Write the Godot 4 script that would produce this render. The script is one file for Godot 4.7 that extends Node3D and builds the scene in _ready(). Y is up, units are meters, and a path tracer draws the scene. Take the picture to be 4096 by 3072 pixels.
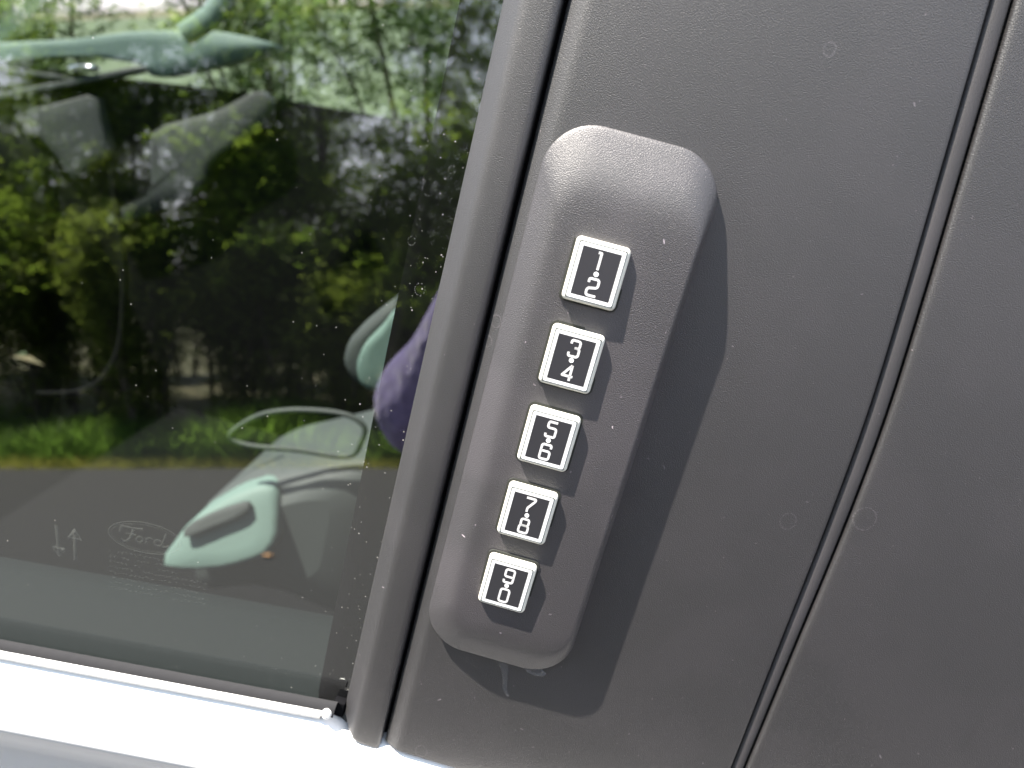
extends Node3D

# ---------------------------------------------------------------- helpers
const MM := 0.001
var names := {}
var rng := RandomNumberGenerator.new()

func numbered(called: String) -> String:
	if not names.has(called):
		names[called] = 0
		return called
	names[called] += 1
	return "%s_%03d" % [called, names[called]]

func thing(called: String, label: String, category: String, group := "", at := Vector3.ZERO) -> Node3D:
	var o := Node3D.new()
	o.name = numbered(called)
	o.position = at
	add_child(o)
	tag(o, label, category, group)
	return o

func tag(o: Node3D, label: String, category: String, group := "") -> void:
	o.set_meta("label", label)
	if category: o.set_meta("category", category)
	if group: o.set_meta("group", group)

func part(called: String, mesh: Mesh, mat: Material, parent: Node) -> MeshInstance3D:
	var o := MeshInstance3D.new()
	o.name = called if parent != self else numbered(called)
	o.mesh = mesh
	o.material_override = mat
	parent.add_child(o, true)
	return o

# a grid of points joined into a smooth sheet; rows of equal length
func loft(rows: Array, closed := false, cap_first := false, cap_last := false) -> ArrayMesh:
	var st := SurfaceTool.new()
	st.begin(Mesh.PRIMITIVE_TRIANGLES)
	add_loft(st, rows, 0, closed, cap_first, cap_last)
	st.generate_normals()
	return st.commit()

func add_loft(st: SurfaceTool, rows: Array, base: int, closed := false, cap_first := false, cap_last := false) -> int:
	var n: int = rows[0].size()
	for r in rows:
		for p in r:
			st.set_uv(Vector2(p.x, -p.y) / 0.256 + Vector2(0.5, 0.5))
			st.add_vertex(p)
	var m := n if closed else n - 1
	for i in rows.size() - 1:
		for j in m:
			var a := base + i * n + j
			var b := base + i * n + (j + 1) % n
			var c := a + n
			var d := b + n
			st.add_index(a); st.add_index(b); st.add_index(c)
			st.add_index(b); st.add_index(d); st.add_index(c)
	base += rows.size() * n
	for k in [[cap_first, 0], [cap_last, rows.size() - 1]]:
		if not k[0]: continue
		var mid := Vector3.ZERO
		for p in rows[k[1]]: mid += p / n
		st.set_smooth_group(7 + k[1])
		for p in rows[k[1]]:
			st.set_uv(Vector2(p.x, -p.y) / 0.256 + Vector2(0.5, 0.5))
			st.add_vertex(p)
		st.set_uv(Vector2(mid.x, -mid.y) / 0.256 + Vector2(0.5, 0.5))
		st.add_vertex(mid)
		for j in n:
			var a := base + j
			var b := base + (j + 1) % n
			if k[1] == 0:
				st.add_index(a); st.add_index(base + n); st.add_index(b)
			else:
				st.add_index(a); st.add_index(b); st.add_index(base + n)
		st.set_smooth_group(0)
		base += n + 1
	return base

# outline of a rounded rectangle, counter-clockwise seen from +z
func round_rect(x0: float, x1: float, y0: float, y1: float, r: float, z: float, seg := 8) -> PackedVector3Array:
	var out := PackedVector3Array()
	var c := [Vector2(x1 - r, y1 - r), Vector2(x0 + r, y1 - r), Vector2(x0 + r, y0 + r), Vector2(x1 - r, y0 + r)]
	for q in 4:
		for i in seg + 1:
			var a := PI / 2 * (q + float(i) / seg)
			var p: Vector2 = c[q] + Vector2(cos(a), sin(a)) * r
			out.append(Vector3(p.x, p.y, z) * MM)
	return out

# a padded slab: the outline (mm) with a rounded front edge, reaching back by depth
func slab(flat: Array, z: float, depth: float, bevel: float, swell := 0.0, tilt := 0.0) -> ArrayMesh:
	var pts := PackedVector2Array()
	for i in range(0, flat.size(), 2): pts.append(Vector2(flat[i], flat[i + 1]))
	if not Geometry2D.is_polygon_clockwise(pts): pts.reverse()
	var sm := PackedVector2Array()
	var n := pts.size()
	for i in n:                                            # cut the corners twice
		sm.append(pts[i].lerp(pts[(i + 1) % n], 0.2)); sm.append(pts[i].lerp(pts[(i + 1) % n], 0.8))
	var mid := Vector2.ZERO
	for p in sm: mid += p / sm.size()
	var rows := []
	for k in [[0.0, -depth], [0.0, -bevel], [bevel * 0.3, -bevel * 0.3], [bevel, 0.0], [-1.0, swell]]:
		var row := PackedVector3Array()
		for p in sm:
			var d: Vector2 = mid - p
			var q: Vector2 = p + (d * 0.5 if k[0] < 0 else d.normalized() * minf(k[0], d.length() * 0.4))
			row.append(Vector3(q.x, q.y, z + k[1] - (q.y - mid.y) * tilt) * MM)
		rows.append(row)
	return loft(rows, true, true, true)

func tube(path: Array, r: float, closed := false, flatten := 1.0, sides := 8) -> ArrayMesh:
	var rows := []
	var n := path.size()
	for i in n:
		var t: Vector3 = (path[(i + 1) % n] if closed or i < n - 1 else path[i]) - (path[(i - 1 + n) % n] if closed or i > 0 else path[i])
		t = t.normalized()
		var side := t.cross(Vector3(0, 0, 1) if absf(t.z) < 0.9 else Vector3(0, 1, 0)).normalized()
		var up := side.cross(t)
		var row := PackedVector3Array()
		for k in sides:
			var a := TAU * k / sides
			row.append(path[i] + (side * cos(a) + up * sin(a) * flatten) * r)
		rows.append(row)
	if closed: rows.append(rows[0])
	return loft(rows, true, not closed, not closed)

func smooth_path(pts: Array, closed := false, steps := 5) -> Array:
	var out := []
	var n := pts.size()
	for i in (n if closed else n - 1):
		var a: Vector3 = pts[(i - 1 + n) % n] if closed or i > 0 else pts[i]
		var b: Vector3 = pts[i]
		var c: Vector3 = pts[(i + 1) % n]
		var d: Vector3 = pts[(i + 2) % n] if closed or i < n - 2 else c
		for s in steps: out.append(b.cubic_interpolate(c, a, d, float(s) / steps))
	if not closed: out.append(pts[n - 1])
	return out

func blob(at: Vector3, size: Vector3) -> ArrayMesh:
	var rows := []
	for i in 17:
		var v := PI * i / 16
		var row := PackedVector3Array()
		for j in 28:
			var u := TAU * j / 28
			row.append(at + Vector3(sin(v) * cos(u), sin(v) * sin(u), cos(v)) * size)
		rows.append(row)
	return loft(rows, true)

func box(lo: Vector3, hi: Vector3, bevel := 0.003) -> ArrayMesh:
	var rows := []
	for k in [[lo.z, bevel], [lo.z + bevel, 0.0], [hi.z - bevel, 0.0], [hi.z, bevel]]:
		rows.append(round_rect(lo.x / MM + k[1] / MM, hi.x / MM - k[1] / MM, lo.y / MM + k[1] / MM, hi.y / MM - k[1] / MM, bevel / MM, k[0] / MM, 3))
	return loft(rows, true, true, true)

# ---------------------------------------------------------------- materials
func mat(c: Color, rough := 0.6, metal := 0.0, spec := 0.5) -> StandardMaterial3D:   # c is a linear, real-world colour
	var m := StandardMaterial3D.new()
	m.albedo_color = c.linear_to_srgb()
	m.roughness = rough
	m.metallic = metal
	m.metallic_specular = spec
	return m

func noise(freq: float, octaves := 3, sd := 1, kind := FastNoiseLite.TYPE_SIMPLEX_SMOOTH) -> FastNoiseLite:
	var f := FastNoiseLite.new()
	f.seed = sd
	f.noise_type = kind
	f.frequency = freq
	f.fractal_octaves = octaves
	return f

func tinted(size: int, freq: float, dark: Color, light: Color, sd: int, octaves := 4) -> ImageTexture:   # colours given linear
	var nt := noise(freq, octaves, sd).get_seamless_image(size, size)
	var im := Image.create_empty(size, size, false, Image.FORMAT_RGB8)
	for y in size:
		for x in size:
			im.set_pixel(x, y, dark.lerp(light, nt.get_pixel(x, y).r).linear_to_srgb())
	return ImageTexture.create_from_image(im)

var grain_map: ImageTexture
var dust_map: ImageTexture

func make_panel_maps() -> void:
	var side := 2048                                        # 256 mm of panel
	var h := noise(0.42, 2, 11, FastNoiseLite.TYPE_SIMPLEX_SMOOTH).get_image(side, side)
	h.convert(Image.FORMAT_RGBA8)
	h.bump_map_to_normal_map(1.3)
	grain_map = ImageTexture.create_from_image(h)
	var c := noise(0.36, 2, 5).get_image(side, side)        # grain tone, then dust, water rings and fine scratches
	c.convert(Image.FORMAT_RGB8)
	c.adjust_bcs(1.0, 0.5, 1.0)
	c.adjust_bcs(0.17, 1.0, 1.0)
	c.convert(Image.FORMAT_RGBA8)
	var haze := noise(0.05, 3, 8).get_image(128, 128)       # uneven dusty film
	var film := Image.create_empty(128, 128, false, Image.FORMAT_RGBA8)
	for y in 128:
		for x in 128: film.set_pixel(x, y, Color(0.25, 0.245, 0.245, clampf((haze.get_pixel(x, y).r - 0.40) * 0.6, 0.0, 0.16)))
	film.resize(side, side, Image.INTERPOLATE_CUBIC)
	c.blend_rect(film, Rect2i(0, 0, side, side), Vector2i.ZERO)
	c.convert(Image.FORMAT_RGB8)
	rng.seed = 77
	for i in 520:
		var v := rng.randf_range(0.22, 0.42)
		var s := 1 + int(rng.randf() * 2.2)
		c.fill_rect(Rect2i(rng.randi_range(0, side - 8), rng.randi_range(0, side - 8), s, s + int(rng.randf() * 2.0)), Color(v, v * 0.985, v * 0.97))
	for i in 60:
		var p := Vector2(rng.randf_range(20, side - 20), rng.randf_range(20, side - 20))
		var d := Vector2.from_angle(rng.randf() * TAU)
		var v := rng.randf_range(0.26, 0.46)
		for k in rng.randi_range(3, 9):
			p += d.rotated(rng.randf_range(-0.5, 0.5))
			c.fill_rect(Rect2i(int(p.x), int(p.y), 2, 2), Color(v, v, v * 0.98))
	for ring in [[-10.2, -107.2, 1.7], [62.5, -8.0, 1.9], [79.5, -2.0, 2.6], [-19.6, 21.0, 1.3], [-20.5, 15.5, 1.2], [34.0, 96.0, 1.2]]:
		var q := Vector2(ring[0], -ring[1]) / 256.0 * side + Vector2(side, side) / 2
		for k in 120:
			var a := TAU * k / 120.0
			if rng.randf() < 0.5: continue
			var e: Vector2 = q + Vector2(cos(a), sin(a)) * (ring[2] * 8.0 + rng.randf_range(-0.8, 0.8)) * Vector2(1, 1.15)
			if e.x > 2 and e.y > 2 and e.x < side - 4 and e.y < side - 4:
				c.fill_rect(Rect2i(int(e.x), int(e.y), 2, 2), Color(0.24, 0.24, 0.24))
	dust_map = ImageTexture.create_from_image(c)

func grained(tone: float, rough: float, bump := 1.0) -> StandardMaterial3D:
	var m := StandardMaterial3D.new()
	m.albedo_color = Color(tone * 1.03, tone * 0.97, tone * 1.03)
	m.albedo_texture = dust_map
	m.roughness = rough
	m.normal_enabled = true
	m.normal_texture = grain_map
	m.normal_scale = bump
	m.metallic_specular = 0.7072
	m.clearcoat_enabled = true
	m.clearcoat = 0.75
	m.clearcoat_roughness = 0.55
	return m

# ---------------------------------------------------------------- car local frame (mm): x to the rear, y up the pillar, z outwards; 0 = keypad centre on the pillar panel
func belt(x: float) -> float:
	return -105.0 + 0.1212 * (x + 39.4)

const SEAM := [[480, 8.0], [250, 44.0], [180, 52.6], [112, 61.2], [80, 64.8], [51, 68.0], [23, 70.6], [-6, 71.9], [-43, 72.7], [-83, 73.6], [-130, 74.4]]
func seam_x(y: float) -> float:
	for i in SEAM.size() - 1:
		var a = SEAM[i]
		var b = SEAM[i + 1]
		if y <= a[0] and y >= b[0]:
			var a0 = SEAM[maxi(i - 1, 0)]
			var b1 = SEAM[mini(i + 2, SEAM.size() - 1)]
			return cubic_interpolate_in_time(a[1], b[1], a0[1], b1[1], (a[0] - y) / (a[0] - b[0]), a[0] - b[0], a[0] - a0[0] if i > 0 else -1.0, a[0] - b1[0] if i < SEAM.size() - 2 else 2.0 * (a[0] - b[0]))
	return 74.4

func ladder(y0: float, y1: float, step: float) -> Array:
	var out := []
	var n := int(ceil((y1 - y0) / step))
	for i in n + 1: out.append(y0 + (y1 - y0) * i / n)
	return out

func upright(ys: Array, xs: Callable) -> ArrayMesh:          # xs(y) -> PackedVector2Array of (x, z)
	var rows := []
	for y in ys:
		var row := PackedVector3Array()
		for p in xs.call(y): row.append(Vector3(p.x, y, p.y) * MM)
		rows.append(row)
	return loft(rows)

# ---------------------------------------------------------------- lettering of the keys
const STROKES := {
	1: [[[-0.7, 1.85, 0.0, 1.85, 0.0, -1.85], 0.12, false]],
	2: [[[-1.1, 0.95, -1.1, 1.85, 1.1, 1.85, 1.1, 0.05, -1.1, -0.3, -1.1, -1.85, 1.15, -1.85], 0.62, false]],
	3: [[[-1.0, 1.0, -1.0, 1.85, 1.0, 1.85, 1.0, 0.15, -0.1, 0.15], 0.62, false], [[-0.1, 0.15, 1.1, 0.15, 1.1, -1.85, -1.1, -1.85, -1.1, -0.95], 0.62, false]],
	4: [[[0.62, 1.85, -1.2, -0.8, 1.25, -0.8], 0.1, false], [[0.62, 1.85, 0.62, -1.85], 0.1, false]],
	5: [[[1.1, 1.85, -0.95, 1.85, -0.95, 0.35, 1.1, 0.35, 1.1, -1.85, -1.1, -1.85, -1.1, -1.05], 0.55, false]],
	6: [[[1.1, 1.0, 1.1, 1.85, -1.1, 1.85, -1.1, -1.85, 1.1, -1.85, 1.1, 0.2, -1.1, 0.2], 0.6, false]],
	7: [[[-1.15, 1.85, 1.1, 1.85, 1.1, 1.35, -0.35, -0.8, -0.35, -1.85], 0.25, false]],
	8: [[[-0.95, 1.85, 0.95, 1.85, 0.95, 0.12, -0.95, 0.12], 0.55, true], [[-1.1, 0.12, 1.1, 0.12, 1.1, -1.85, -1.1, -1.85], 0.6, true]],
	9: [[[-1.1, -1.0, -1.1, -1.85, 1.1, -1.85, 1.1, 1.85, -1.1, 1.85, -1.1, -0.2, 1.1, -0.2], 0.6, false]],
	0: [[[-1.1, 1.85, 1.1, 1.85, 1.1, -1.85, -1.1, -1.85], 0.75, true]],
}

func stroke_path(flat: Array, r: float, closed: bool) -> PackedVector2Array:
	var p := []
	for i in range(0, flat.size(), 2): p.append(Vector2(flat[i], flat[i + 1]))
	var n := p.size()
	var out := PackedVector2Array()
	for i in n:
		if not closed and (i == 0 or i == n - 1):
			out.append(p[i]); continue
		var a: Vector2 = p[(i - 1 + n) % n]
		var b: Vector2 = p[i]
		var c: Vector2 = p[(i + 1) % n]
		var k := minf(r, minf(a.distance_to(b), b.distance_to(c)) * 0.48)
		var s := b + (a - b).normalized() * k
		var e := b + (c - b).normalized() * k
		for t in 7: out.append(s.lerp(b, t / 6.0).lerp(b.lerp(e, t / 6.0), t / 6.0))
	if closed: out.append(out[0])
	return out

func add_strip(st: SurfaceTool, pts: PackedVector2Array, half: float, z: float, closed: bool, shift := Vector2.ZERO, thick := 0.05) -> void:
	var n := pts.size()
	var l := PackedVector2Array()
	var r := PackedVector2Array()
	for i in n:
		var t0 := (pts[i] - (pts[i - 1] if i > 0 else (pts[n - 2] if closed else pts[i]))).normalized()
		var t1 := ((pts[i + 1] if i < n - 1 else (pts[1] if closed else pts[i])) - pts[i]).normalized()
		if t0 == Vector2.ZERO: t0 = t1
		if t1 == Vector2.ZERO: t1 = t0
		var t := (t0 + t1).normalized()
		var nrm := Vector2(-t.y, t.x)
		var w := half / maxf(0.5, nrm.dot(Vector2(-t0.y, t0.x)))
		l.append(pts[i] + nrm * w + shift); r.append(pts[i] - nrm * w + shift)
	for i in n - 1:
		quad(st, v3(l[i], z), v3(l[i + 1], z), v3(r[i + 1], z), v3(r[i], z))
		quad(st, v3(l[i], z - thick), v3(l[i + 1], z - thick), v3(l[i + 1], z), v3(l[i], z))
		quad(st, v3(r[i], z), v3(r[i + 1], z), v3(r[i + 1], z - thick), v3(r[i], z - thick))

func v3(p: Vector2, z: float) -> Vector3:
	return Vector3(p.x, p.y, z) * MM

func quad(st: SurfaceTool, a: Vector3, b: Vector3, c: Vector3, d: Vector3) -> void:
	for p in [a, b, c, a, c, d]: st.add_vertex(p)

func digit_mesh(d: int, at: Vector2, z: float, scale := 1.0, half := 0.28) -> ArrayMesh:
	var st := SurfaceTool.new()
	st.begin(Mesh.PRIMITIVE_TRIANGLES)
	st.set_smooth_group(-1)
	for s in STROKES[d]:
		var p := stroke_path(s[0], s[1], s[2])
		for i in p.size(): p[i] *= scale
		add_strip(st, p, half, z, s[2], at)
	st.generate_normals()
	return st.commit()

func frame_mesh(w: float, h: float, line: float, z: float, r := 0.15) -> ArrayMesh:
	var st := SurfaceTool.new()
	st.begin(Mesh.PRIMITIVE_TRIANGLES)
	st.set_smooth_group(-1)
	var a := w / 2 - line / 2
	var b := h / 2 - line / 2
	add_strip(st, stroke_path([-a, b, a, b, a, -b, -a, -b], r, true), line / 2, z, true, Vector2.ZERO, 0.03)
	st.generate_normals()
	return st.commit()

# ---------------------------------------------------------------- plants
func leaf_mesh(size: float) -> ArrayMesh:                    # a sprig of four folded leaves
	var st := SurfaceTool.new()
	st.begin(Mesh.PRIMITIVE_TRIANGLES)
	st.set_smooth_group(-1)
	for k in 4:
		var a := TAU * k / 4.0 + 0.4 * (k % 2)
		var dir := Vector3(cos(a), 0.25 - 0.35 * (k % 3) * 0.5, sin(a)).normalized()
		var side := dir.cross(Vector3.UP).normalized()
		var b := dir * size * 0.15
		var tip := dir * size
		var mid := dir * size * 0.5 - Vector3(0, size * 0.06, 0)
		var l := mid + side * size * 0.26 + Vector3(0, size * 0.1, 0)
		var r := mid - side * size * 0.26 + Vector3(0, size * 0.1, 0)
		for p in [b, l, mid, l, tip, mid, b, mid, r, mid, tip, r]: st.add_vertex(p)
	st.generate_normals()
	return st.commit()

func leaves(spots: Array, mesh: Mesh, m: Material, lo: Color, hi: Color) -> MultiMeshInstance3D:
	var mm := MultiMesh.new()
	mm.transform_format = MultiMesh.TRANSFORM_3D
	mm.use_colors = true
	mm.mesh = mesh
	mm.instance_count = spots.size()
	for i in spots.size():
		var b := Basis.from_euler(Vector3(rng.randf_range(-0.9, 0.9), rng.randf() * TAU, rng.randf_range(-0.9, 0.9))).scaled(Vector3.ONE * rng.randf_range(0.55, 1.25))
		mm.set_instance_transform(i, Transform3D(b, spots[i]))
		mm.set_instance_color(i, lo.lerp(hi, rng.randf()))
	var o := MultiMeshInstance3D.new()
	o.multimesh = mm
	o.material_override = m
	return o

var leaf_mat: StandardMaterial3D
var bark_mat: StandardMaterial3D
var sprig: ArrayMesh
var small_sprig: ArrayMesh

func limb(st: SurfaceTool, base: int, path: Array, r0: float, r1: float) -> int:
	var rows := []
	for i in path.size():
		var t: Vector3 = (path[mini(i + 1, path.size() - 1)] - path[maxi(i - 1, 0)]).normalized()
		var s := t.cross(Vector3(0.3, 0.1, 1)).normalized()
		var u := s.cross(t)
		var rr := lerpf(r0, r1, float(i) / (path.size() - 1))
		var row := PackedVector3Array()
		for k in 6: row.append(path[i] + (s * cos(TAU * k / 6) + u * sin(TAU * k / 6)) * rr)
		rows.append(row)
	return add_loft(st, rows, base, true)

func tree(label: String, at: Vector3, height: float, spread: float, first: float, count: int, thick: float, sd: int, lo: Color, hi: Color, called := "tree") -> void:
	rng.seed = sd
	var t := thing(called, label, "tree", "trees on the far side of the road", at)
	var st := SurfaceTool.new()
	st.begin(Mesh.PRIMITIVE_TRIANGLES)
	var base := 0
	var stem := []
	var lean := Vector3(rng.randf_range(-0.05, 0.05), 0, rng.randf_range(-0.05, 0.05))
	for i in 9:
		var f := i / 8.0
		stem.append(Vector3(0, height * f, 0) + lean * height * f + Vector3(rng.randf_range(-1, 1), 0, rng.randf_range(-1, 1)) * 0.05 * f)
	base = limb(st, base, stem, thick, thick * 0.2)
	var br := SurfaceTool.new()
	br.begin(Mesh.PRIMITIVE_TRIANGLES)
	var bb := 0
	var tips := []
	for k in 22:
		var f := lerpf(first, 0.97, pow((k + rng.randf()) / 22.0, 1.35))
		var from: Vector3 = stem[int(f * 8)].lerp(stem[mini(int(f * 8) + 1, 8)], f * 8 - int(f * 8))
		var a := rng.randf() * TAU
		var reach := spread * (1.05 - 0.7 * f) * rng.randf_range(0.6, 1.1)
		var out := Vector3(cos(a), rng.randf_range(0.05, 0.5), sin(a)) * reach
		var path := [from, from + out * 0.5 + Vector3(0, 0.05, 0), from + out]
		bb = limb(br, bb, path, thick * 0.22 * (1.1 - f), 0.004)
		for j in 5: tips.append(from + out * (0.35 + 0.17 * j))
		for j in 2:
			var side := out.rotated(Vector3.UP, rng.randf_range(-0.9, 0.9)) * 0.45
			var q: Vector3 = from + out * rng.randf_range(0.35, 0.7)
			bb = limb(br, bb, [q, q + side * 0.5, q + side + Vector3(0, -0.04, 0)], 0.006, 0.003)
			tips.append(q + side * 0.6); tips.append(q + side)
	st.generate_normals(); br.generate_normals()
	part("trunk", st.commit(), bark_mat, t)
	part("branches", br.commit(), bark_mat, t).set_meta("kind", "stuff")
	var spots := []
	for i in count:
		var c: Vector3 = tips[rng.randi() % tips.size()]
		spots.append(c + Vector3(rng.randfn(), rng.randfn() * 0.55, rng.randfn()) * 0.17)
	var o := leaves(spots, sprig, leaf_mat, lo, hi)
	o.name = "crown"
	o.set_meta("kind", "stuff")
	t.add_child(o, true)

func shrub(label: String, at: Vector3, w: float, h: float, count: int, sd: int, lo: Color, hi: Color, group := "shrubs at the foot of the wood") -> void:
	rng.seed = sd
	var t := thing("shrub", label, "shrub", group, at)
	var st := SurfaceTool.new()
	st.begin(Mesh.PRIMITIVE_TRIANGLES)
	var base := 0
	var spots := []
	for k in 9:
		var a := rng.randf() * TAU
		var tip := Vector3(cos(a) * w * rng.randf_range(0.2, 1.0), h * rng.randf_range(0.6, 1.0), sin(a) * w * rng.randf_range(0.2, 0.8))
		var mid := tip * 0.5 + Vector3(rng.randf_range(-0.1, 0.1), h * 0.1, 0)
		base = limb(st, base, [Vector3(tip.x * 0.15, 0, tip.z * 0.15), mid, tip], 0.014, 0.004)
		for i in count / 9:
			var f := sqrt(rng.randf())
			var p: Vector3 = (mid * 2 * f if f < 0.5 else mid.lerp(tip, f * 2 - 1))
			spots.append(p + Vector3(rng.randfn(), rng.randfn() * 0.7, rng.randfn()) * 0.13 * w)
	st.generate_normals()
	part("stems", st.commit(), bark_mat, t).set_meta("kind", "stuff")
	var o := leaves(spots, small_sprig, leaf_mat, lo, hi)
	o.name = "foliage"
	o.set_meta("kind", "stuff")
	t.add_child(o, true)

# ---------------------------------------------------------------- bodies: tapered capsules joined with a smooth minimum, meshed as surface nets
func nets(bones: Array, cell: float, soft: float) -> ArrayMesh:
	var field := {}
	for b in bones:
		var lo: Vector3 = b[0].min(b[1]) - Vector3.ONE * (maxf(b[2], b[3]) + cell * 2.5)
		var hi: Vector3 = b[0].max(b[1]) + Vector3.ONE * (maxf(b[2], b[3]) + cell * 2.5)
		var ab: Vector3 = b[1] - b[0]
		var ll := maxf(ab.length_squared(), 1e-9)
		for i in range(int(floor(lo.x / cell)), int(ceil(hi.x / cell)) + 1):
			for j in range(int(floor(lo.y / cell)), int(ceil(hi.y / cell)) + 1):
				for k in range(int(floor(lo.z / cell)), int(ceil(hi.z / cell)) + 1):
					var p := Vector3(i, j, k) * cell
					var t := clampf((p - b[0]).dot(ab) / ll, 0, 1)
					var d: float = p.distance_to(b[0] + ab * t) - lerpf(b[2], b[3], t)
					if d > cell * 2.5 + soft: continue
					var key := Vector3i(i, j, k)
					if field.has(key):
						var e: float = field[key]
						var h := maxf(soft - absf(d - e), 0.0) / soft
						field[key] = minf(d, e) - h * h * soft * 0.25
					else:
						field[key] = d
	var verts := {}
	var st := SurfaceTool.new()
	st.begin(Mesh.PRIMITIVE_TRIANGLES)
	var corner := [Vector3i(0, 0, 0), Vector3i(1, 0, 0), Vector3i(0, 1, 0), Vector3i(1, 1, 0), Vector3i(0, 0, 1), Vector3i(1, 0, 1), Vector3i(0, 1, 1), Vector3i(1, 1, 1)]
	var edges := [[0, 1], [2, 3], [4, 5], [6, 7], [0, 2], [1, 3], [4, 6], [5, 7], [0, 4], [1, 5], [2, 6], [3, 7]]
	var n := 0
	for key in field:
		var v := []
		var neg := 0
		for c in corner:
			var val: float = field.get(key + c, 1.0)
			v.append(val)
			if val < 0: neg += 1
		if neg == 0 or neg == 8: continue
		var sum := Vector3.ZERO
		var m := 0
		for e in edges:
			var a: float = v[e[0]]
			var b: float = v[e[1]]
			if (a < 0) != (b < 0):
				sum += Vector3(corner[e[0]]).lerp(Vector3(corner[e[1]]), a / (a - b)); m += 1
		verts[key] = n
		n += 1
		var p := (Vector3(key) + sum / m) * cell
		st.set_uv(Vector2(p.x + p.z, -p.y))
		st.add_vertex(p)
	var axes := [[Vector3i(1, 0, 0), Vector3i(0, 1, 0), Vector3i(0, 0, 1)], [Vector3i(0, 1, 0), Vector3i(0, 0, 1), Vector3i(1, 0, 0)], [Vector3i(0, 0, 1), Vector3i(1, 0, 0), Vector3i(0, 1, 0)]]
	for key in verts:
		for ax in axes:
			var a: float = field.get(key, 1.0)
			var b: float = field.get(key + ax[0], 1.0)
			if (a < 0) == (b < 0): continue
			var q := [key, key - ax[1], key - ax[1] - ax[2], key - ax[2]]
			if not (verts.has(q[1]) and verts.has(q[2]) and verts.has(q[3])): continue
			var o := [0, 2, 1, 0, 3, 2] if a < 0 else [0, 1, 2, 0, 2, 3]
			for i in o: st.add_index(verts[q[i]])
	st.generate_normals()
	return st.commit()

# ================================================================ scene
func _ready() -> void:
	# camera: held level, 19 cm in front of the pillar, tipped down
	var cam := Camera3D.new()
	cam.name = "camera"
	add_child(cam)
	cam.transform = Transform3D(Basis(Vector3(0.99361, -0.035652, -0.107088), Vector3(-0.015262, 0.897647, -0.440451), Vector3(0.11183, 0.439271, 0.891367)), Vector3(0.012210, 1.445509, 0.172106))
	var lens := CameraAttributesPhysical.new()
	lens.frustum_focal_length = 25.0                        # vertical 51.28 degrees
	lens.exposure_aperture = 14.5
	lens.frustum_focus_distance = 0.195
	lens.frustum_near = 0.01
	lens.frustum_far = 400.0
	cam.attributes = lens
	cam.fov = 51.282
	cam.near = 0.01
	cam.far = 400.0
	cam.current = true

	var env := Environment.new()
	env.background_mode = Environment.BG_SKY
	var sky := Sky.new()
	var sm := ProceduralSkyMaterial.new()
	sm.sky_top_color = Color(0.66, 0.73, 0.82)
	sm.sky_horizon_color = Color(0.93, 0.91, 0.93)
	sm.sky_energy_multiplier = 0.88
	sm.sky_curve = 0.2
	sm.ground_horizon_color = Color(0.45, 0.43, 0.38)
	sm.ground_bottom_color = Color(0.2, 0.19, 0.16)
	sm.sun_angle_max = 12.0
	sky.sky_material = sm
	env.sky = sky
	env.tonemap_mode = Environment.TONE_MAPPER_LINEAR
	env.tonemap_exposure = 3.75
	env.sdfgi_enabled = true
	env.ssao_enabled = true
	env.ssil_enabled = true
	var we := WorldEnvironment.new()
	we.name = "daylight"
	we.environment = env
	add_child(we)

	var sun := DirectionalLight3D.new()
	sun.name = "sun"
	sun.light_energy = 1.6
	sun.light_color = Color(1.0, 0.965, 0.92)
	sun.light_angular_distance = 0.8
	sun.shadow_enabled = true
	add_child(sun)
	sun.look_at_from_position(Vector3.ZERO, -Vector3(-0.298, 0.950, 0.079), Vector3(0, 0, 1))

	make_panel_maps()
	build_ground()
	build_wood()
	build_car()
	build_keypad()
	build_person()

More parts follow.
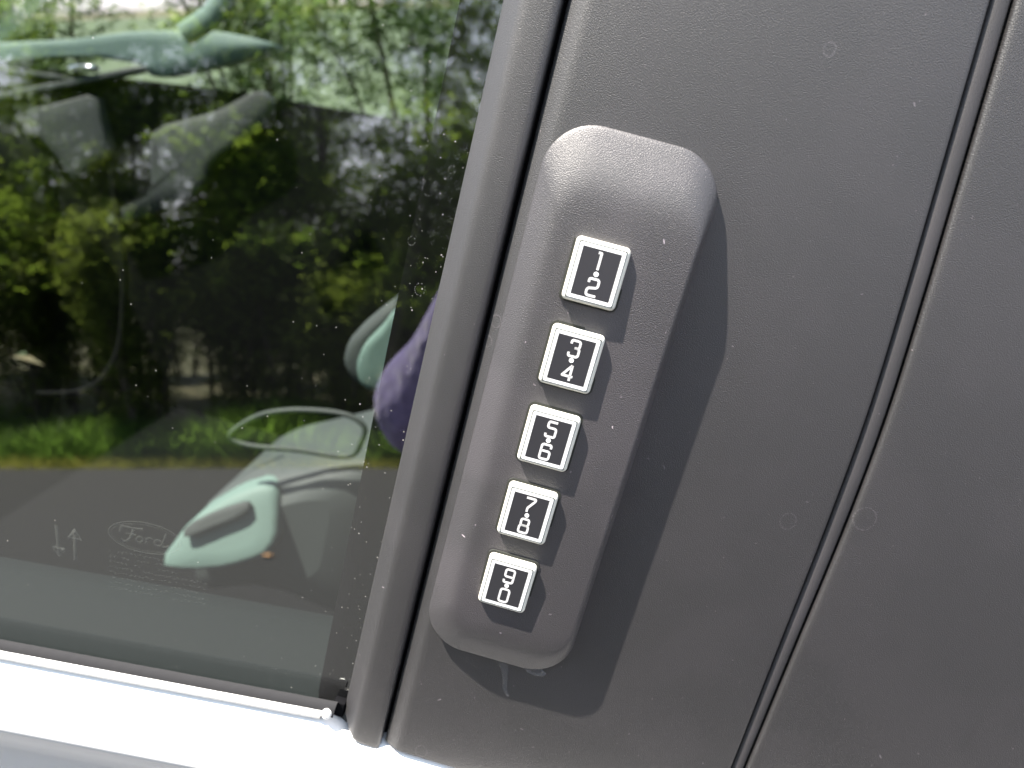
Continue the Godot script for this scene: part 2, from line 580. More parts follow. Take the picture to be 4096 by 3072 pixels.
# ---------------------------------------------------------------- ground and wood (mirrored in the window)
func build_ground() -> void:
	var gm := StandardMaterial3D.new()
	gm.albedo_texture = tinted(256, 0.03, Color(0.035, 0.045, 0.015), Color(0.09, 0.075, 0.04), 3)
	gm.uv1_triplanar = true
	gm.uv1_world_triplanar = true
	gm.uv1_scale = Vector3.ONE * 0.5
	gm.roughness = 0.95
	var pm := PlaneMesh.new()
	pm.size = Vector2(600, 600)
	var g := part("ground", pm, gm, self)
	g.position.y = -0.01
	g.set_meta("kind", "structure")

	var lm2 := StandardMaterial3D.new()
	lm2.albedo_texture = tinted(256, 0.06, Color(0.025, 0.045, 0.017), Color(0.05, 0.08, 0.03), 17)
	lm2.uv1_triplanar = true
	lm2.uv1_world_triplanar = true
	lm2.uv1_scale = Vector3.ONE * 0.7
	lm2.roughness = 0.95
	var lp := PlaneMesh.new()
	lp.size = Vector2(240, 120)
	var lawn := part("lawn", lp, lm2, self)
	lawn.position = Vector3(0, 0.0, -63.0)
	lawn.set_meta("kind", "structure")

	var am := StandardMaterial3D.new()
	am.albedo_texture = tinted(512, 0.12, Color(0.011, 0.0108, 0.0116), Color(0.028, 0.027, 0.0285), 9, 5)
	am.uv1_triplanar = true
	am.uv1_world_triplanar = true
	am.uv1_scale = Vector3.ONE * 1.1
	am.roughness = 0.9
	var rows := []
	for k in [[-2.7, 0.004], [-2.6, 0.02], [5.37, 0.02], [5.45, 0.0]]:
		var row := PackedVector3Array()
		for i in 61:
			var x := -30.0 + i
			var wob := 0.03 * sin(x * 2.1) + 0.02 * sin(x * 5.3)
			row.append(Vector3(x, k[1] - 0.005, k[0] + 0.11 * x + wob if k[0] > 0 else k[0]))
		rows.append(row)
	rows.reverse()
	var road := part("road", loft(rows), am, self)
	road.set_meta("kind", "structure")

	leaf_mat = StandardMaterial3D.new()
	leaf_mat.vertex_color_use_as_albedo = true
	leaf_mat.roughness = 0.5
	leaf_mat.backlight_enabled = true
	leaf_mat.backlight = Color(1.25, 1.25, 1.25)
	bark_mat = StandardMaterial3D.new()
	bark_mat.albedo_texture = tinted(128, 0.08, Color(0.03, 0.024, 0.018), Color(0.11, 0.095, 0.08), 21)
	bark_mat.uv1_triplanar = true
	bark_mat.uv1_scale = Vector3(6, 2, 6)
	bark_mat.roughness = 0.95
	sprig = leaf_mesh(0.05)
	small_sprig = leaf_mesh(0.042)

	# verge: short yellow-green edge, then long grass on a low bank
	var blade := SurfaceTool.new()
	blade.begin(Mesh.PRIMITIVE_TRIANGLES)
	blade.set_smooth_group(-1)
	for k in 3:
		var a := TAU * k / 3.0
		var s := Vector3(cos(a), 0, sin(a))
		var o := s * 0.03
		var bend := s.rotated(Vector3.UP, 1.2) * 0.25
		for p in [o - s * 0.012, o + s * 0.012, o + bend * 0.4 + Vector3(0, 0.6, 0), o + bend + Vector3(0, 1, 0), o + bend * 0.4 + Vector3(0, 0.6, 0) - s * 0.006, o + bend * 0.4 + Vector3(0, 0.6, 0) + s * 0.008]: blade.add_vertex(p)
	blade.generate_normals()
	var bm := blade.commit()
	rng.seed = 5
	for set in [["long_grass", "tall green grass on the verge across the road", 16000, 5.62, 0.95, 0.16, 0.42, Color(0.07, 0.14, 0.02), Color(0.15, 0.25, 0.04)], ["short_grass", "short yellow green grass along the edge of the road", 9000, 5.43, 0.24, 0.03, 0.08, Color(0.22, 0.25, 0.04), Color(0.36, 0.34, 0.08)]]:
		var mm := MultiMesh.new()
		mm.transform_format = MultiMesh.TRANSFORM_3D
		mm.use_colors = true
		mm.mesh = bm
		mm.instance_count = set[2]
		for i in int(set[2]):
			var x := rng.randf_range(-8.5, 3.5)
			var clump := 0.75 + 0.35 * sin(x * 3.1) * sin(x * 1.3 + 2.0)
			var z: float = set[3] + 0.11 * x + rng.randf() * set[4]
			var h: float = rng.randf_range(set[5], set[6]) * (clump if set[2] > 9000 else 1.0)
			mm.set_instance_transform(i, Transform3D(Basis.from_euler(Vector3(rng.randf_range(-0.3, 0.3), rng.randf() * TAU, rng.randf_range(-0.3, 0.3))).scaled(Vector3(minf(h * 2.5, 1.0), h, minf(h * 2.5, 1.0))), Vector3(x, 0, z)))
			mm.set_instance_color(i, (set[7] as Color).lerp(set[8], rng.randf()))
		var o := MultiMeshInstance3D.new()
		o.name = set[0]
		o.multimesh = mm
		o.material_override = leaf_mat
		add_child(o)
		tag(o, set[1], "grass")
		o.set_meta("kind", "stuff")

	# tan leaves lying on the road
	var lm := mat(Color(0.38, 0.22, 0.11), 0.8)
	var k := 0
	for p in [Vector3(-0.55, 0.0, 2.05), Vector3(-0.78, 0.0, 2.0), Vector3(-1.0, 0.0, 1.98), Vector3(-1.6, 0.0, 3.4)]:
		var st := SurfaceTool.new()
		st.begin(Mesh.PRIMITIVE_TRIANGLES)
		var rr := []
		for i in 7:
			var f := i / 6.0
			var w := 0.035 * sin(PI * clampf(f, 0.02, 0.98))
			rr.append(PackedVector3Array([Vector3(f * 0.11 - 0.055, 0.012 * f, -w), Vector3(f * 0.11 - 0.055, 0.004, 0), Vector3(f * 0.11 - 0.055, 0.016 - 0.008 * f, w)]))
		add_loft(st, rr, 0)
		st.generate_normals()
		var leaf := part("fallen_leaf", st.commit(), lm, self)
		leaf.position = p + Vector3(0, 0.018, 0)
		leaf.rotation.y = k * 1.1
		leaf.scale = Vector3.ONE * [1.0, 0.85, 0.6, 0.6][k]
		tag(leaf, ["curled tan leaf lying on the dark road, largest of four", "tan leaf lying on the road beside the largest one", "small tan leaf lying on the road near the car", "small tan leaf lying farthest out on the road"][k], "leaf", "fallen leaves on the road")
		k += 1

func build_wood() -> void:
	var lo := Color(0.085, 0.145, 0.017)
	var hi := Color(0.225, 0.315, 0.04)
	var words := ["slim", "straight", "leaning", "bushy", "tall", "young", "sparse", "leafy", "dark", "pale", "crooked", "slender", "broad", "short", "knotty", "wispy", "upright", "mossy", "lanky", "rough", "smooth"]
	var t := [[-4.15, 6.9, 6.5, 0.10, 0.35], [-2.42, 7.0, 7.2, 0.085, 0.22], [-1.72, 7.3, 6.8, 0.075, 0.25], [-5.6, 7.6, 6.2, 0.07, 0.2], [-3.3, 7.9, 6.0, 0.05, 0.18], [-6.6, 7.4, 6.4, 0.06, 0.2], [-0.7, 7.2, 6.4, 0.06, 0.25], [0.6, 7.6, 6.8, 0.08, 0.2], [-3.0, 6.8, 4.2, 0.03, 0.25], [-4.9, 6.7, 3.8, 0.03, 0.3], [-2.0, 8.4, 6.0, 0.06, 0.15], [-7.6, 8.2, 7.0, 0.08, 0.2], [2.0, 7.3, 6.0, 0.07, 0.2], [-1.2, 6.6, 3.2, 0.025, 0.3], [-4.6, 7.3, 5.8, 0.04, 0.15], [-3.8, 7.2, 5.4, 0.04, 0.15], [-5.3, 7.0, 5.6, 0.04, 0.15], [-2.9, 7.5, 6.4, 0.05, 0.2], [-8.6, 7.0, 6.2, 0.05, 0.2], [-9.8, 7.4, 6.6, 0.06, 0.18], [-11.2, 7.2, 6.4, 0.05, 0.2]]
	for i in t.size():
		tree("%s green tree with a %s trunk among the trees across the road" % [words[i], "thick dark" if t[i][3] > 0.075 else "thin"], Vector3(t[i][0], -0.02, t[i][1]), t[i][2], 1.5 if t[i][2] > 5 else 0.9, t[i][4], (9500 if t[i][0] < -2.2 else 5400) if t[i][2] > 5 else 3600, t[i][3] * 0.62, 100 + i, lo, hi)
	var s := 0
	for x in [-10.8, -9.9, -9.0, -8.1, -7.2, -6.4, -5.7, -5.0, -4.4, -3.8, -3.2, -2.7, -2.1, -1.6, -1.0, -0.3, 0.5, 1.4]:
		var tall := 1.5 + 0.35 * sin(x * 4.0) + (0.25 if x < -3.5 else 0.0)
		shrub("%s green shrub under the trees across the road" % ["bright", "lush", "thin", "matted", "low", "ragged", "dense", "dark", "twiggy", "leafy", "tangled", "loose", "wide", "arching", "small", "rounded", "scrubby", "spreading"][s], Vector3(x, -0.02, 6.75 + 0.11 * x + 0.35 * sin(x * 7.0)), 0.75, tall + 0.35, 6300, 300 + s, Color(0.085, 0.115, 0.022), Color(0.20, 0.26, 0.042))
		s += 1
	for i in 9:
		shrub("tall %s bush filling the gaps behind the trees across the road" % ["dim", "ragged", "dense", "dark", "twiggy", "leafy", "tangled", "loose", "wide"][i], Vector3(-10.0 + i * 1.45, -0.02, 9.6 + 0.5 * (i % 2)), 1.15, (2.9 if i < 4 else 1.9) + 0.3 * (i % 3), 6600, 700 + i, Color(0.06, 0.085, 0.018), Color(0.15, 0.20, 0.034), "bushes behind the trees")
	# beyond the car's far side
	for i in 7:
		shrub("big %s shrub beyond the far side of the car" % ["leafy", "pale green", "rounded", "spreading", "dense", "arching", "ragged"][i], Vector3(-6.2 + i * 1.05, -0.02, -4.6 + 0.3 * (i % 2)), 1.0, 2.6, 4500, 500 + i, Color(0.045, 0.085, 0.032), Color(0.10, 0.155, 0.055), "shrubs beyond the far side of the car")

# ---------------------------------------------------------------- the car
func build_car() -> void:
	var car := thing("car", "white car seen at its black door pillar, front window on the left", "car")
	car.transform = Transform3D(Basis(Vector3(0.9650715, -0.2586114, 0.0419179), Vector3(0.2619866, 0.9526385, -0.1544114), Vector3(0, 0.16, 0.987117)), Vector3(0, 1.35, 0))

	var trim := grained(0.95, 0.58, 0.8)
	var rubber := grained(1.3, 0.8, 0.5)
	var black := mat(Color(0.006, 0.006, 0.007), 0.7, 0.0, 0.1)
	var white := mat(Color(0.86, 0.86, 0.86), 0.35)
	white.clearcoat_enabled = true
	white.clearcoat = 1.0
	white.clearcoat_roughness = 0.03
	var chrome := mat(Color(0.66, 0.66, 0.65), 0.34, 0.35)

	# ---- white body side: belt edge, shoulder, crease, scooped flank
	var prof := [[0.0, -7.0], [0.0, -4.0], [-0.4, -2.2], [-1.3, -1.0], [-3.0, -0.2], [-6.0, 1.6], [-11.5, 4.4], [-15.5, 6.3], [-17.0, 6.9], [-18.3, 6.8], [-20.0, 6.0], [-24.0, 3.6], [-34.0, -0.6], [-60.0, -8.0], [-120.0, -14.0], [-260.0, -6.0], [-420.0, -10.0], [-560.0, -30.0]]
	var xs := [-900.0, -600.0, -400.0, -250.0, -160.0, -120.0, -80.0, -60.0, -48.0, -40.5, -38.6, -37.6, -36.4, -34.5, -32.0, -29.0, -25.0, -20.0, -10.0, 5.0, 30.0, 60.0, 74.2]
	var top := func(x: float) -> float:
		if x <= -40.5: return belt(x) - 2.5
		if x <= -29.0: return lerpf(-107.6, -112.0, clampf((x + 40.5) / 9.0, 0, 1)) - 0.6 * sin(PI * clampf((x + 40.5) / 11.5, 0, 1))
		if x <= -20.0: return lerpf(-112.0, -110.6, (x + 29.0) / 9.0)
		return -110.6 + (x + 20.0) * 0.045
	var door := part("front_door", loft(body_rows(xs, prof, top)), white, car)
	tag(door, "white front door below the window, lit bright by the sun", "")
	var rear := part("rear_door", loft(body_rows([78.6, 79.2, 100.0, 160.0, 300.0, 600.0], prof, func(x: float) -> float: return -110.6 + (x + 20.0) * 0.045)), white, car)

	# ---- rubber edge of the window frame
	var ys := ladder(-110.0, 430.0, 8.0)
	var frame_rows := []
	for y in [-111.8, -111.2, -110.0, -107.5, -104.0] + ladder(-98.0, 430.0, 12.0):
		var cut := 0.0                                       # rounded lower front corner
		if y < -104.0: cut = 7.5 - sqrt(maxf(0.0, 7.5 * 7.5 - pow(-104.0 - y, 2)))
		var row := PackedVector3Array()
		for p in [[-35.9, -13.0], [-35.8, -8.6], [-35.5, -7.2], [-34.9, -6.2], [-33.2, -4.1], [-31.9, -2.5], [-31.2, -1.8], [-30.3, -1.35], [-29.0, -1.1], [-24.5, -0.9], [-23.0, -1.0], [-22.5, -1.4], [-22.3, -2.4], [-22.3, -9.0]]:
			row.append(Vector3(maxf(p[0], minf(-35.9 + cut, -23.0)), y, p[1]) * MM)
		frame_rows.append(row)
	part("window_frame_trim", loft(frame_rows), trim, door)
	part("gap_filler", box(Vector3(-23.5, -112, -14) * MM, Vector3(-20.0, 430, -7.5) * MM, 0.0003), black, door)

	# ---- pillar panel that carries the keypad
	var panel := func(y: float) -> PackedVector2Array:
		var e := seam_x(y)
		var out := PackedVector2Array([Vector2(-21.3, -9.0), Vector2(-21.3, -3.2), Vector2(-21.1, -2.6), Vector2(-20.5, -2.1), Vector2(-18.6, -0.95), Vector2(-17.6, -0.4), Vector2(-16.8, -0.13), Vector2(-15.4, 0.0)])
		for f in [0.12, 0.25, 0.4, 0.55, 0.7, 0.85]: out.append(Vector2(lerpf(-14.0, e - 1.2, f), 0.35 * sin(PI * f)))
		out.append_array([Vector2(e - 1.2, 0.0), Vector2(e - 0.5, -0.06), Vector2(e - 0.15, -0.3), Vector2(e, -0.8), Vector2(e, -9.0)])
		return out
	part("pillar_panel", upright([-109.6] + ladder(-109.0, 430.0, 5.0), panel), trim, door)

	# ---- seal in the gap between the doors
	var seal := func(y: float) -> PackedVector2Array:
		var e := seam_x(y)
		var g := 4.9 if y > 0 else lerpf(4.9, 4.1, clampf(-y / 80.0, 0, 1))
		return PackedVector2Array([Vector2(e + 0.25, -9.0), Vector2(e + 0.35, -2.2), Vector2(e + 0.5, -1.25), Vector2(e + 0.9, -0.95), Vector2(e + g * 0.4, -0.8), Vector2(e + g - 1.1, -0.85), Vector2(e + g - 0.65, -1.25), Vector2(e + g - 0.5, -2.4), Vector2(e + g - 0.45, -9.0)])
	part("door_seal", upright(ladder(-135.0, 430.0, 8.0), seal), rubber, rear)
	part("gap_back", upright(ladder(-135.0, 430.0, 20.0), func(y: float) -> PackedVector2Array: return PackedVector2Array([Vector2(seam_x(y) - 1.0, -8.8), Vector2(seam_x(y) + 6.0, -8.8)])), black, rear)
	var rearp := func(y: float) -> PackedVector2Array:
		var e := seam_x(y) + (4.9 if y > 0 else lerpf(4.9, 4.1, clampf(-y / 80.0, 0, 1)))
		var out := PackedVector2Array([Vector2(e, -9.5), Vector2(e, -1.1), Vector2(e + 0.08, -0.6), Vector2(e + 0.3, -0.22), Vector2(e + 0.7, 0.02), Vector2(e + 1.5, 0.13), Vector2(e + 3.0, 0.2)])
		for f in [0.1, 0.3, 0.6, 1.0]: out.append(Vector2(lerpf(e + 3.0, 190.0, f), 0.2 + 0.3 * f))
		return out
	part("rear_pillar_panel", upright([-109.6] + ladder(-109.0, 430.0, 6.0), rearp), trim, rear)

	# ---- belt line: felt lip and bright moulding with its end cap
	var felt := mat(Color(0.018, 0.018, 0.02), 1.0)
	var rows := []
	rng.seed = 31
	for x in ladder(-900.0, -37.6, 1.4):
		var b := belt(x)
		var j := rng.randf_range(-0.25, 0.25)
		var row := PackedVector3Array()
		for p in [[-5.0, -9.3], [-3.4 + j, -8.95], [-1.6 + j, -7.5], [0.7 + j * 0.6, -5.9 + j * 0.5], [1.7 + j * 0.5, -4.5], [1.6 + j * 0.3, -3.3], [0.5, -2.4], [-2.0, -2.2]]: row.append(Vector3(x, b + p[0], p[1]) * MM)
		rows.append(row)
	part("felt_lip", loft(rows), felt, door)
	rows = []
	for x in [-900.0, -600.0, -400.0, -250.0, -160.0, -100.0, -60.0, -41.0]:
		var row := PackedVector3Array()
		for k in 11:
			var a := lerpf(1.35, -1.5, k / 10.0)
			row.append(Vector3(x, belt(x) - 1.3 + 1.3 * sin(a), -2.5 + 2.1 * cos(a)) * MM)
		rows.append(row)
	part("belt_moulding", loft(rows), chrome, door)
	part("moulding_end_cap", blob(Vector3(-39.6, belt(-39.8) - 0.9, -2.6) * MM, Vector3(1.5, 1.6, 2.2) * MM), mat(Color(0.85, 0.85, 0.83), 0.3), door)
	part("corner_gap", box(Vector3(-39.0, -109.5, -9.0) * MM, Vector3(-35.5, -104.4, -6.0) * MM, 0.0003), black, door)

	# ---- window glass with its dust, etched marks and dark printed border
	var gm := StandardMaterial3D.new()
	var gtex := Image.create_empty(2048, 2048, false, Image.FORMAT_RGB8)
	var gmet := Image.create_empty(2048, 2048, false, Image.FORMAT_RGB8)
	gtex.fill(Color(0.985, 1.0, 0.985))
	gmet.fill(Color(1, 1, 1))
	rng.seed = 91
	for i in 380:
		var p := Vector2(rng.randf(), rng.randf())
		if rng.randf() < 0.45: p.x = 0.36 - absf(rng.randfn()) * 0.05
		var r := Rect2i(int(p.x * 2040), int(p.y * 2040), 1 + int(rng.randf() * 2.6), 1 + int(rng.randf() * 2.6))
		gmet.fill_rect(r, Color(0, 0, 0))
		gtex.fill_rect(r, Color(1, 0.98, 0.94))
	for ring in [[-43.5, 46.5, 1.6], [-40.5, 21.8, 1.3], [-45.0, 33.0, 0.9], [-39.0, 52.0, 0.8]]:
		for k in 90:
			var a := TAU * k / 90.0
			var e := Vector2(ring[0] + cos(a) * ring[2], -(ring[1] + sin(a) * ring[2] * 1.2)) / 256.0 * 2048 + Vector2(1024, 1024)
			if rng.randf() < 0.2: gmet.fill_rect(Rect2i(int(e.x), int(e.y), 1, 1), Color(0.3, 0.3, 0.3))
	gm.albedo_texture = ImageTexture.create_from_image(gtex)
	gm.albedo_color = Color(1, 1, 1, 0.29)
	gm.metallic = 1.0
	gm.metallic_texture = ImageTexture.create_from_image(gmet)
	gm.roughness = 0.0
	gm.transparency = BaseMaterial3D.TRANSPARENCY_ALPHA
	var pane := []
	for y in [430.0, 200.0, 60.0, -60.0, -160.0]:
		var row := PackedVector3Array()
		for x in [-900.0, -500.0, -200.0, -30.0]: row.append(Vector3(x, y - (0.12 * (-30.0 - x) if y < 0 else 0.0), -9.0) * MM)
		pane.append(row)
	pane.reverse()
	part("window_glass", loft(pane), gm, door)
	part("printed_border", slab([-46.4, 430, -28, 430, -28, -130, -45.6, -130, -46.5, -30, -46.7, 30], -14.5, 5.0, 0.2), black, door)
	build_etching(door)

	# ---- inner door trim below the glass
	var soft := mat(Color(0.010, 0.0145, 0.0145), 0.8, 0.0, 0.25)
	var dark := mat(Color(0.005, 0.0055, 0.006), 0.9, 0.0, 0.05)
	rows = []
	for x in ladder(-900.0, -30.0, 30.0):
		var b := belt(x)
		var row := PackedVector3Array()
		for p in [[-40.0, -17.5], [-12.4, -17.5], [-9.9, -20.0], [-7.9, -26.0], [-4.9, -36.0], [-3.9, -45.0], [-6.4, -56.0], [-20.0, -68.0], [-90.0, -80.0], [-350.0, -90.0]]: row.append(Vector3(x, b + p[0], p[1]) * MM)
		rows.append(row)
	part("inner_door_trim", loft(rows), soft, door)

	build_interior(car, soft, dark, black)

func body_rows(xs: Array, prof: Array, top: Callable) -> Array:
	var rows := []
	for p in prof:
		var row := PackedVector3Array()
		for x in xs:
			var t: float = top.call(x)
			var b := belt(x) - 2.5
			var y: float = t + p[0] if p[0] > -3.0 else minf(t - 2.0 + p[0] * 0.05, b + p[0])
			row.append(Vector3(x, y, p[1]) * MM)
		rows.append(row)
	rows.reverse()
	return rows

func build_etching(door: Node) -> void:
	var em := StandardMaterial3D.new()
	em.albedo_color = Color(0.5, 0.52, 0.5, 0.09)
	em.transparency = BaseMaterial3D.TRANSPARENCY_ALPHA
	em.roughness = 0.8
	# an oval badge with flowing script, arrows and rows of tiny print, following the belt line
	var fr := Transform2D(0.115, Vector2(-103.0, -70.2))
	var st := SurfaceTool.new()
	st.begin(Mesh.PRIMITIVE_TRIANGLES)
	var put := func(flat: Array, r: float, half: float, closed: bool) -> void:
		var p := stroke_path(flat, r, closed)
		for i in p.size(): p[i] = fr * p[i]
		add_strip(st, p, half, -8.9, closed, Vector2.ZERO, 0.01)
	var oval := []
	var oval2 := []
	for k in 40:
		var a := TAU * k / 40.0
		oval.append_array([cos(a) * 11.0, sin(a) * 4.9])
		oval2.append_array([cos(a) * 10.2, sin(a) * 4.2])
	put.call(oval, 0.2, 0.22, true)
	put.call(oval2, 0.2, 0.1, true)
	put.call([-7.5, 0.6, -7.2, 2.6, -3.0, 2.4, -0.6, 2.7], 1.0, 0.4, false)
	put.call([-3.4, 2.3, -4.6, -1.2, -6.4, -2.6, -7.4, -1.4], 1.0, 0.4, false)
	put.call([-6.0, 0.4, -2.6, 0.5], 0.2, 0.3, false)
	put.call([-2.4, -0.2, -1.2, 0.3, -0.6, -0.8, -1.6, -2.0, -2.7, -1.4], 0.6, 0.32, true)
	put.call([0.2, 0.3, 0.4, -1.0, 0.2, -2.0], 0.3, 0.3, false)
	put.call([0.3, -0.6, 1.4, 0.4, 2.3, 0.0], 0.4, 0.3, false)
	put.call([4.8, -0.2, 3.4, 0.2, 2.7, -1.0, 3.4, -2.0, 4.6, -1.6], 0.6, 0.32, false)
	put.call([6.4, 2.6, 5.6, 0.2, 4.9, -1.6, 6.0, -2.0, 7.2, -1.2], 0.6, 0.34, false)
	st.set_smooth_group(-1)
	st.generate_normals()
	part("etched_oval_badge", st.commit(), em, door)
	st = SurfaceTool.new()
	st.begin(Mesh.PRIMITIVE_TRIANGLES)
	put = func(flat: Array, r: float, half: float, closed: bool) -> void:
		var p := stroke_path(flat, r, closed)
		for i in p.size(): p[i] = fr * p[i]
		add_strip(st, p, half, -8.9, closed, Vector2.ZERO, 0.01)
	put.call([-27.0, -1.0, -26.6, -10.0], 0.1, 0.6, false)
	put.call([-28.6, -8.4, -26.6, -11.2, -24.8, -8.4, -28.6, -8.4], 0.1, 0.4, false)
	put.call([-21.6, -11.5, -21.4, -3.0], 0.1, 0.6, false)
	put.call([-23.4, -4.4, -21.4, -1.4, -19.6, -4.4, -23.4, -4.4], 0.1, 0.4, false)
	st.generate_normals()
	part("etched_arrows", st.commit(), em, door)
	st = SurfaceTool.new()
	st.begin(Mesh.PRIMITIVE_TRIANGLES)
	rng.seed = 13
	put = func(flat: Array, r: float, half: float, closed: bool) -> void:
		var p := stroke_path(flat, r, closed)
		for i in p.size(): p[i] = fr * p[i]
		add_strip(st, p, half, -8.9, closed, Vector2.ZERO, 0.01)
	for line in 8:
		var y := -6.6 - line * 1.75
		var x := -11.0
		while x < (18.0 if line > 2 else 9.0):
			var w := rng.randf_range(0.4, 1.1)
			if rng.randf() < 0.8:
				put.call([x, y + rng.randf_range(0.1, 0.9), x + w * 0.5, y + rng.randf_range(-0.1, 0.9), x + w, y + rng.randf_range(0.1, 0.9)], 0.1, 0.16, false)
			x += w + rng.randf_range(0.3, 0.8)
	st.generate_normals()
	var pr := part("etched_small_print", st.commit(), em, door)
	pr.set_meta("kind", "stuff")

func build_interior(car: Node, soft: Material, dark: Material, black: Material) -> void:
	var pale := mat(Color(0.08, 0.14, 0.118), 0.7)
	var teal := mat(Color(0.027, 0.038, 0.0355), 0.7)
	var grey := mat(Color(0.02, 0.029, 0.0265), 0.75)
	var shiny := mat(Color(0.75, 0.78, 0.76), 0.12, 1.0)
	# shell: roof, floor, back wall, far door with its window opening
	var shell := part("roof", box(Vector3(-440, 430, -1480) * MM, Vector3(900, 470, 5) * MM, 0.004), mat(Color(0.8, 0.8, 0.81), 0.3), car)
	part("roof_lining", box(Vector3(-440, 422, -1470) * MM, Vector3(890, 429, -20) * MM, 0.002), mat(Color(0.3, 0.3, 0.28), 0.9), shell)
	part("cabin_floor", box(Vector3(-1350, -760, -1450) * MM, Vector3(900, -720, -60) * MM, 0.004), dark, car)
	part("cabin_back", box(Vector3(860, -720, -1450) * MM, Vector3(900, 430, -60) * MM, 0.004), dark, car)
	part("cabin_side", box(Vector3(60, -720, -60) * MM, Vector3(900, 430, -20) * MM, 0.004), dark, car)
	var dash := part("dashboard", slab([-1500, -190, -1500, -700, -1080, -700, -1040, -420, -1060, -250, -1180, -190], -120.0, 1260.0, 60.0), dark, car)
	var shield := []
	for f in ladder(0.0, 1.0, 0.25):
		shield.append(PackedVector3Array([Vector3(lerpf(-1400, -440, f), lerpf(-150, 430, f), -1440) * MM, Vector3(lerpf(-1450, -480, f), lerpf(-150, 436, f), -750) * MM, Vector3(lerpf(-1400, -440, f), lerpf(-150, 430, f), -60) * MM]))
	var wm := mat(Color(1, 1, 1), 0.0)
	wm.albedo_color = Color(0.9, 1.0, 0.95, 0.04)
	wm.transparency = BaseMaterial3D.TRANSPARENCY_ALPHA
	part("windscreen", loft(shield), wm, car)
	var far := part("passenger_door", slab([-1350, -110, -1350, -740, 300, -740, 300, 60, -700, -20, -900, -45], -1425.0, 40.0, 6.0), dark, car)
	part("door_sill", slab([-1300, -72, -1067, -8, -929, 42, -775, 78, -692, 82, -654, 78, -705, 45, -758, 19, -892, -40, -909, -18, -1018, -28, -1113, -45, -1208, -79, -1300, -112], -1400.0, 40.0, 5.0), pale, far)
	part("trim_line", slab([-1263, -171, -1205, -143, -1062, -83, -932, -26, -906, -19, -901, -26, -1061, -95, -1204, -155, -1263, -186], -1396.0, 30.0, 3.0), teal, far)
	part("door_handle", slab([-1068, -61, -1045, -49, -1012, -43, -1003, -49, -1020, -59, -1053, -65], -1390.0, 20.0, 6.0), shiny, far)
	part("handle_trim", slab([-1199, -91, -1120, -83, -1052, -77, -1062, -85, -1129, -93, -1199, -99], -1397.0, 20.0, 2.0), teal, far)
	part("door_insert", slab([-1164, -169, -1087, -134, -1007, -94, -986, -152, -964, -202, -1001, -232, -1037, -279, -1069, -247], -1398.0, 30.0, 5.0), grey, far)
	part("armrest", slab([-882, -131, -755, -68, -679, -5, -648, -23, -655, -69, -752, -162, -760, -215, -798, -263, -950, -353, -963, -335, -868, -262, -887, -182], -1394.0, 30.0, 8.0), grey, far)
	part("switch_panel", slab([-1214, -386, -1163, -366, -1134, -372, -1152, -390, -1213, -411], -1390.0, 20.0, 3.0), teal, far)
	part("pocket_edge", slab([-1159, -261, -1127, -286, -1089, -324, -1103, -347, -1136, -312], -1390.0, 20.0, 3.0), grey, far)
	part("far_window_post", tube([Vector3(-690, 190, -1300) * MM, Vector3(-742, 96, -1300) * MM, Vector3(-786, 55, -1300) * MM], 0.021, false, 0.5), pale, far)
	# driver's seat as far as the window shows it
	var seat := part("driver_seat", slab([-100, -120, -60, 160, 120, 160, 180, -560, -120, -560, -70, -300], -260.0, 470.0, 50.0), dark, car)
	part("seat_bolster", slab([-104, -58, -115, -67, -125, -78, -137, -94, -147, -112, -148, -129, -139, -140, -123, -146, -90, -146, -90, -58], -354.0, 60.0, 9.0), teal, seat)  # darker tone stands for the shaded rim around the sun patch
	part("bolster_sun_patch", slab([-100, -60, -117, -78, -122, -90, -133, -108, -136, -125, -131, -138, -122, -142, -90, -138, -90, -60], -349.0, 30.0, 5.0), pale, seat)  # sunlight on the bolster, painted as a paler slab
	part("seat_cushion", slab([-279, -354, -264, -318, -237, -294, -208, -278, -144, -241, -100, -230, -100, -400, -198, -389, -265, -416], -430.0, 160.0, 18.0, 6.0), teal, seat)
	part("cushion_sun_patch", slab([-279, -360, -264, -321, -237, -295, -214, -281, -202, -280, -195, -292, -186, -317, -191, -332, -221, -350, -254, -359], -404.0, 30.0, 6.0, 0.0, 0.5), pale, seat)  # sunlit part of the cushion, put into a paler tilted slab
	part("seat_slot", slab([-263, -322, -240, -304, -219, -292, -215, -295, -219, -302, -239, -316, -261, -331], -400.0, 6.0, 0.8, 0.0, 0.5), grey, seat)
	var ring := []
	for p in [[-245, -238], [-224, -216], [-194, -202], [-155, -194], [-136, -199], [-135, -213], [-144, -230], [-188, -237], [-220, -244], [-240, -245]]: ring.append(Vector3(p[0], p[1], -420) * MM)
	part("seat_lever", tube(smooth_path(ring, true), 0.0024, true), teal, seat)
	var wheel := []
	for p in [[-376, -50], [-360, -117], [-356, -147], [-355, -188], [-361, -214], [-374, -235], [-394, -248], [-425, -258]]: wheel.append(Vector3(p[0], p[1], -430) * MM)
	part("seat_belt", tube(smooth_path(wheel), 0.0035, false, 0.5), dark, car)

